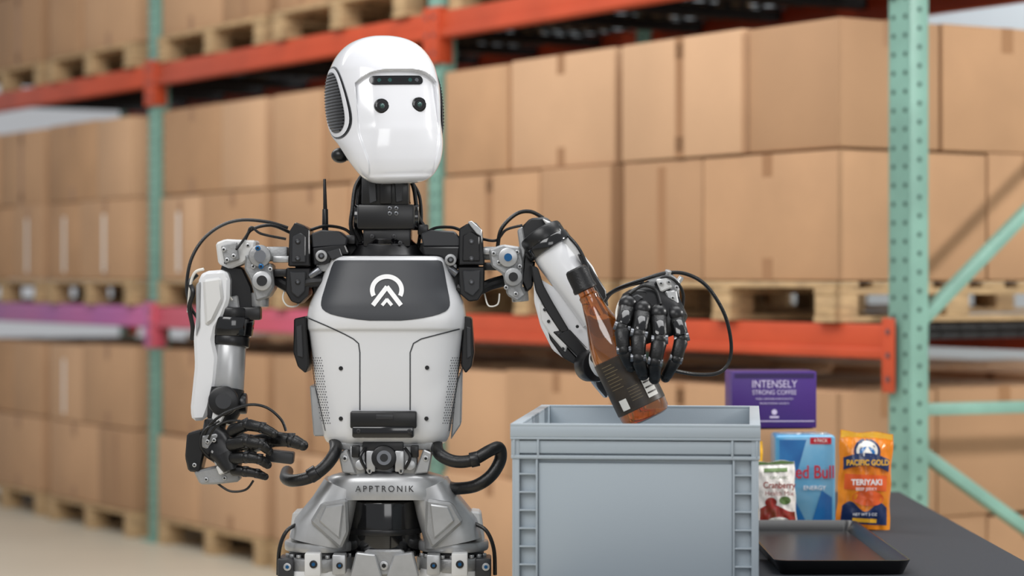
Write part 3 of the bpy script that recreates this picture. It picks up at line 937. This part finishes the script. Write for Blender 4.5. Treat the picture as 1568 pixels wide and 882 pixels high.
# ---- image-left arm (hanging)
p=Part('arm_hanging',rob,30)
p.bx(384,442,378,400,-20,24,SILV2,3)
p.plate([(330,372),(345,366),(392,368),(388,392),(372,404),(352,412),(334,404)],-30,30,WHITE2,3)
p.plate([(338,376),(362,370),(366,398),(344,404)],-42,-28,SILV2,2)
p.cyl(P(398,392,-10),P(398,392,-50),17*U,SILV2,bev=3*U)
p.cyl(P(398,392,-50),P(398,392,-54),9*U,STEEL)
p.plate([(376,388),(388,400),(416,404),(420,440),(410,456),(392,462),(384,430),(374,412)],-40,20,SILV2,3)
p.cyl(P(401,430,-30),P(401,430,-56),15*U,SILV,bev=2*U); p.cyl(P(401,430,-56),P(401,430,-58),8*U,BLACK)
p.cyl(P(398,448,-10),P(398,470,-10),14*U,SILV,bev=2*U)
p.bx(418,444,392,402,-30,-14,SILV,2); p.bx(420,446,412,424,-30,-6,BLACK,2)
for x,y in ((343,382),(358,392),(348,398),(380,376),(410,382),(414,412),(388,408)): p.bolt(x,y,-44,3.6,SILV,BLACK,3)
for x,y in ((395,380),(400,408)): p.bolt(x,y,-52,4,BLUE,BLACK,3)
p.plate([(340,404),(372,410),(386,440),(388,470),(372,488),(330,486),(328,450)],-18,34,BLACK,3)
p.plate([(346,456),(364,452),(368,480),(350,484)],-26,-10,SILV2,2)
p.tube([P(345,468,-26),P(338,456,-34),P(346,448,-30),P(356,460,-30)],1.6*U,LABW,6)
p.plate([(304,424),(314,415),(344,413),(352,424),(351,460),(342,484),(331,502),(327,520),(333,548),(330,585),(322,622),(314,644),(294,645),(291,628),(298,560),(296,516),(302,470)],-46,12,WHITE,5)
p.plate([(310,428),(338,424),(342,458),(326,492),(314,500)],-52,-44,WHITE2,4)
p.plate([(300,436),(306,430),(306,500),(300,516)],-50,-20,SILV,2)
p.cyl(P(356,470,-14),P(355,488,-14),30*U,BLACK,bev=3*U)
p.cyl(P(355,486,-16),P(354,516,-18),35*U,GLOSS,r1=33*U,bev=4*U)
p.cyl(P(354,514,-18),P(352,530,-20),30*U,BLACK,bev=3*U)
p.bx(366,400,470,490,-34,-4,BLACK,3)
p.cyl(P(352,528,-20),P(348,604,-26),25*U,SILV,bev=2*U)
p.limb([(P(347,596,-26),27*U,27*U),(P(344,622,-30),28*U,28*U),(P(338,648,-34),20*U,22*U)],BLACK,2.4)
p.cyl(P(342,614,-50),P(342,614,-62),23*U,BLACK,bev=3*U); p.cyl(P(342,614,-62),P(342,614,-64),12*U,DGREY)
p.plate([(326,630),(338,618),(350,626),(336,652),(322,652)],-60,-40,WHITE2,2)
p.cyl(P(366,618,-30),P(378,618,-30),16*U,BLACK,bev=2*U)
p.tube([P(441,349,10),P(410,340,6),P(370,337,4),P(338,346,2),P(310,368,0),P(292,400,-4),P(286,440,-6),P(292,470,-10),P(302,486,-10)],2.6*U,RUB,8,8)
p.tube([P(444,356,5),P(415,345,-8),P(385,352,-16),P(372,372,-20),P(352,386,-30),P(345,404,-34)],2.6*U,RUB,8,8)
p.tube([P(438,366,-20),P(400,358,-26),P(385,348,-26),P(378,360,-28),P(362,382,-46)],2.0*U,RUB,8,8)
p.tube([P(302,420,-20),P(291,432,-20),P(296,448,-30),P(290,470,-20),P(295,500,-16),P(294,520,-10)],3.6*U,RUB,8,8)
p.tube([P(312,412,-34),P(298,418,-30),P(291,440,-24),P(288,478,-14)],2.2*U,LABW,6,6)
p.done()

def capsule_finger(p,pts,r,m=RUB,joint=DGREY):
    n=len(pts)
    for i in range(n-1):
        a=pts[i]; b=pts[i+1]; r0=r*(1-0.10*i); r1=r*(1-0.10*(i+1))
        d=(b-a).normalized()
        p.limb([(a+d*r0*0.1,r0*0.75,r0*0.75),(a+d*r0*0.55,r0,r0*0.95),((a+b)/2,r0*0.92,r0*0.9),(b-d*r1*0.5,r1,r1*0.95),(b-d*r1*0.05,r1*0.7,r1*0.7)],m,2.6,16)
        p.ball(b, r1*0.93, m, seg=14)
        if i<n-2:
            s_,o_,_=frame_from(d)
            p.cyl(b-s_*r1*1.04,b+s_*r1*1.04,r1*0.6,joint,seg=12,bev=0.3*U)
# ---- hanging hand
p=Part('hand_hanging',rob,32)
p.cyl(P(330,645,-36),P(326,668,-42),17*U,BLACK,bev=2*U)
p.limb([(P(318,668,-46),24*U,22*U),(P(338,684,-60),26*U,26*U),(P(350,700,-70),22*U,30*U),(P(356,722,-74),12*U,26*U)],BLACK,3)
p.plate([(286,664),(308,658),(314,690),(306,724),(288,722),(283,700)],-70,-20,BLACK,3)
p.bx(318,334,640,660,-60,-40,BLACK,2)
p.plate([(308,668),(332,664),(340,682),(322,690),(308,684)],-82,-50,SILV2,2)
p.plate([(296,722),(340,712),(368,728),(366,738),(330,742),(306,742)],-70,-36,SILV2,3)
p.plate([(322,690),(344,686),(346,704),(330,714)],-90,-60,SILV,2)
p.plate([(330,714),(348,708),(350,722),(336,728)],-88,-60,WHITE2,2)
for x,y in ((318,676),(328,674),(333,698),(340,716),(316,734),(344,732),(298,712)): p.bolt(x,y,-86 if y<720 else -70,3.2,SILV,BLACK,3)
capsule_finger(p,[P(352,662,-84),P(378,650,-100),P(402,655,-112),P(420,664,-116)],10*U)
capsule_finger(p,[P(350,682,-90),P(378,676,-110),P(400,680,-118),P(412,691,-112)],10*U)
capsule_finger(p,[P(352,702,-88),P(378,700,-108),P(398,703,-112),P(410,712,-104)],9.5*U)
capsule_finger(p,[P(356,720,-82),P(376,722,-98),P(394,725,-102),P(406,730,-94)],8.5*U)
capsule_finger(p,[P(352,672,-50),P(388,680,-60),P(418,672,-88),P(446,674,-108),P(464,682,-114)],14.5*U)
p.bx(408,450,690,708,-92,-64,DGREY,3,rot=6)
p.tube([P(312,672,-70),P(322,650,-90),P(346,632,-96),P(380,620,-96),P(408,624,-96),P(430,642,-96),P(438,660,-96)],2.2*U,RUB,8,8)
p.tube([P(316,680,-80),P(330,654,-96),P(356,644,-100),P(385,648,-104)],1.8*U,RUB,8,6)
p.tube([P(320,700,-84),P(308,684,-90),P(312,660,-90),P(336,645,-90)],1.8*U,RUB,8,6)
p.tube([P(330,738,-60),P(352,752,-64),P(376,750,-66),P(388,736,-70)],1.8*U,RUB,8,6)
p.done()

# ---- image-right arm (reaching)
p=Part('arm_reaching',rob,30)
p.bx(740,800,378,398,-20,24,SILV2,3)
p.plate([(748,382),(770,374),(796,378),(802,400),(800,440),(806,452),(792,462),(776,452),(770,420),(752,408)],-40,20,SILV2,3)
p.cyl(P(778,394,-20),P(778,394,-52),15*U,SILV,bev=2*U); p.cyl(P(778,394,-52),P(778,394,-55),6*U,BLUE)
p.cyl(P(786,424,-20),P(786,424,-54),14*U,SILV2,bev=2*U); p.cyl(P(786,424,-54),P(786,424,-56),7*U,BLACK)
p.cyl(P(795,440,-16),P(797,462,-16),13*U,SILV,bev=2*U)
p.bx(738,758,380,390,-34,-14,SILV,2); p.bx(740,772,402,414,-30,-10,BLACK,2)
for x,y in ((756,388),(764,402),(792,386),(796,408),(775,440),(790,450)): p.bolt(x,y,-42,3.6,SILV,BLACK,3)
p.plate([(796,350),(812,334),(836,332),(848,342),(842,360),(822,372),(816,440),(806,448),(798,430),(802,390)],-30,30,BLACK,3)
p.plate([(792,352),(800,346),(806,380),(800,410)],-34,0,SILV2,2)
ad=(P(896,450,-50)-P(838,372,-38)).normalized()
p.cyl(P(826,355,-32),P(838,374,-36),34*U,BLACK,bev=4*U)
p.cyl(P(835,370,-36),P(844,384,-38),37*U,GLOSS,bev=3*U)
for k in range(14):
    a=2*math.pi*k/14; s_,o_,t_=frame_from(ad)
    c=P(835,370,-36)+(s_*math.cos(a)+o_*math.sin(a))*31*U
    p.cyl(c,c-t_*3*U,2.4*U,DGREY,seg=8)
p.limb([(P(840,380,-38),28*U,29*U),(P(850,395,-40),29*U,30*U),(P(880,436,-46),28*U,30*U),(P(900,466,-50),26*U,28*U),(P(912,492,-52),21*U,24*U)],WHITE,2.3)
p.plate([(830,334),(848,342),(876,368),(908,408),(926,448),(930,462),(918,452),(890,404),(864,376),(842,352)],-56,0,WHITE2,2)
p.plate([(846,340),(858,344),(866,362),(852,356)],-50,-20,BLACK,2)
p.plate([(884,388),(894,392),(928,444),(932,470),(924,464),(898,420)],-70,-50,BLACK,2)
p.plate([(817,420),(832,430),(868,452),(894,486),(912,520),(926,560),(934,606),(926,611),(908,590),(890,560),(862,548),(846,536),(828,500),(818,462)],-52,0,WHITE,3)
p.plate([(812,404),(824,410),(832,436),(846,462),(872,506),(860,512),(836,476),(820,446)],-62,-20,BLACK,2)
p.plate([(846,508),(872,504),(900,534),(904,556),(884,546),(858,520)],-62,-30,BLACK,2)
p.plate([(826,462),(842,476),(872,520),(866,540),(842,512),(828,490)],-60,-48,WHITE2,2)
p.plate([(838,500),(850,512),(888,552),(884,560),(862,548),(842,520)],-57,-20,BLACK,2)
for x,y in ((834,474),(840,492),(856,512),(862,534),(884,500)): p.bolt(x,y,-61,2.6,DGREY,BLACK,1.5)
p.plate([(906,560),(918,566),(932,600),(929,610),(915,594)],-64,-46,DGREY,2)
p.cyl(P(900,560,-58),P(914,560,-88),24*U,BLACK,bev=3*U)
p.limb([(P(906,566,-66),22*U,22*U),(P(934,538,-90),24*U,22*U),(P(966,500,-122),22*U,20*U),(P(992,466,-152),19*U,18*U),(P(1006,450,-174),15*U,15*U)],WHITE2,2.4)
p.tube([P(762,378,-10),P(768,350,-14),P(790,328,-14),P(812,324,-10),P(832,334,-10)],3*U,RUB,8,8)
p.tube([P(738,366,0),P(760,368,-10),P(775,352,-20),P(800,345,-20)],2.2*U,RUB,8,8)
p.tube([P(848,342,-30),P(880,372,-62),P(896,400,-74),P(905,430,-80),P(925,465,-80)],2.6*U,RUB,8,8)
p.tube([P(922,470,-90),P(935,450,-130),P(960,438,-170),P(985,432,-190)],2.6*U,RUB,8,8)
p.done()

# ---- gripping hand
p=Part('hand_gripping',rob,32)
p.cyl(P(1000,458,-166),P(1014,444,-182),19*U,SILV2,bev=3*U)
p.plate([(992,428),(1012,420),(1028,418),(1042,432),(1040,452),(1044,470),(1024,480),(1000,462),(990,446)],-206,-170,SILV2,3)
p.plate([(1004,428),(1022,424),(1030,440),(1012,448)],-216,-204,WHITE2,2)
p.plate([(1018,446),(1036,444),(1040,466),(1026,470)],-218,-200,SILV,2)
for x,y in ((1012,434),(1024,432),(1030,456),(1006,452),(1036,440)): p.bolt(x,y,-216,3.2,SILV,BLACK,3)
p.cyl(P(1020,428,-200),P(1024,414,-204),5*U,SILV,bev=1*U); p.cyl(P(1036,436,-196),P(1044,424,-196),4*U,SILV,bev=1*U)
p.limb([(P(1014,446,-190),26*U,18*U),(P(1004,464,-204),44*U,20*U),(P(1002,486,-214),48*U,20*U),(P(1006,508,-218),40*U,16*U),(P(1010,520,-218),28*U,12*U)],BLACK,3)
p.plate([(952,452),(968,442),(992,446),(994,466),(976,480),(954,474)],-222,-190,BLACK,3)
p.plate([(960,456),(976,450),(986,456),(972,468)],-228,-220,DGREY,2)
fr=12.4*U
F=[[(962,470,-222),(952,502,-248),(955,536,-258),(966,562,-248)],
   [(984,478,-228),(978,512,-254),(977,548,-262),(985,574,-250)],
   [(1008,484,-228),(1010,520,-254),(1003,554,-260),(1002,580,-246)],
   [(1034,486,-222),(1044,518,-242),(1035,550,-248),(1019,578,-236)]]
for i,f in enumerate(F):
    capsule_finger(p,[P(*q) for q in f],fr*(1.0,1.06,1.03,0.92)[i],RUB,STEEL)
    q=f[0]; c=P(q[0],q[1]-4,q[2])
    p.ball(c,fr*1.15,BLACK,seg=16)
    a=P(*f[0]); b=P(*f[1]); m_=(a+b)/2+Vector((0,-fr*0.9,0))
    s_,o_,t_=frame_from(b-a)
    p.limb([(m_-t_*13*U,5*U,2.5*U),(m_-t_*9*U,7.5*U,4*U),(m_+t_*9*U,7.5*U,4*U),(m_+t_*13*U,5*U,2.5*U)],GLOSS,3,12)
capsule_finger(p,[P(968,478,-170),P(944,500,-134),P(926,528,-124),P(912,548,-128)],13*U)
p.plate([(1036,486),(1050,492),(1054,512),(1044,524),(1036,506)],-234,-204,BLACK,2)
p.tube([P(930,452,-150),P(950,440,-180),P(985,428,-200),P(1020,418,-204),P(1052,420,-196),P(1082,438,-184),P(1108,478,-170),P(1119,520,-160),P(1117,552,-156),P(1100,571,-160),P(1064,573,-176),P(1026,566,-196)],2.8*U,RUB,8,8)
p.tube([P(1000,440,-206),P(1016,424,-214),P(1034,430,-214),P(1046,450,-206),P(1044,480,-204)],2.2*U,RUB,8,6)
p.tube([P(964,450,-226),P(984,438,-222),P(1004,444,-220),P(1012,466,-234)],2.2*U,RUB,8,6)
p.tube([P(994,436,-206),P(976,440,-206),P(952,458,-212),P(944,480,-220),P(948,500,-236)],2.0*U,LABW,8,6)
p.done()

# ------------------------------------------------------------------ camera
cam=bpy.data.cameras.new('camera'); co=bpy.data.objects.new('camera',cam)
co.location=(0,0,1.28); co.rotation_euler=(math.pi/2,0,0)
cam.lens=85; cam.sensor_width=36; cam.shift_y=-20/1920
cam.dof.use_dof=True; cam.dof.focus_distance=4.40; cam.dof.aperture_fstop=2.9
sc.collection.objects.link(co); sc.camera=co

# ------------------------------------------------------------------ lights
def area(name,loc,tgt,sx,sy,pw,col=(1,1,1)):
    l=bpy.data.lights.new(name,'AREA'); l.shape='RECTANGLE'; l.size=sx; l.size_y=sy; l.energy=pw; l.color=col
    o=bpy.data.objects.new(name,l); o.location=loc
    o.rotation_euler=(Vector(tgt)-Vector(loc)).to_track_quat('-Z','Y').to_euler()
    sc.collection.objects.link(o)
area('softbox_key',(-1.6,1.6,3.6),(0,5.0,1.0),2.6,1.8,80,(1,0.99,0.98))
area('fill_light_added',(1.4,-1.4,2.4),(0.3,4.5,0.9),2.4,1.6,34,(1,1,1))  # added soft light behind the camera, brightens the dark bin front
area('ceiling_light_aisle',(-2.6,7.4,4.6),(-1.4,9.2,0.6),5,2.0,190,(1,0.99,0.97))
area('ceiling_light_near',(1.0,4.6,4.4),(0.6,5.4,0.6),3,2.0,80,(1,1,1))
area('ceiling_light_side',(4.6,4.4,3.0),(1.5,7.4,1.4),0.4,0.4,150,(1,0.98,0.95))
area('ceiling_light_rear',(3.2,12.6,4.8),(2.4,14.5,2.0),6,2,260,(0.93,0.97,1))
w=bpy.data.worlds.new('world'); sc.world=w; w.use_nodes=True
w.node_tree.nodes['Background'].inputs[0].default_value=(0.94,0.96,1,1)
w.node_tree.nodes['Background'].inputs[1].default_value=0.43
sc.view_settings.view_transform='Standard'
sc.view_settings.look='None'
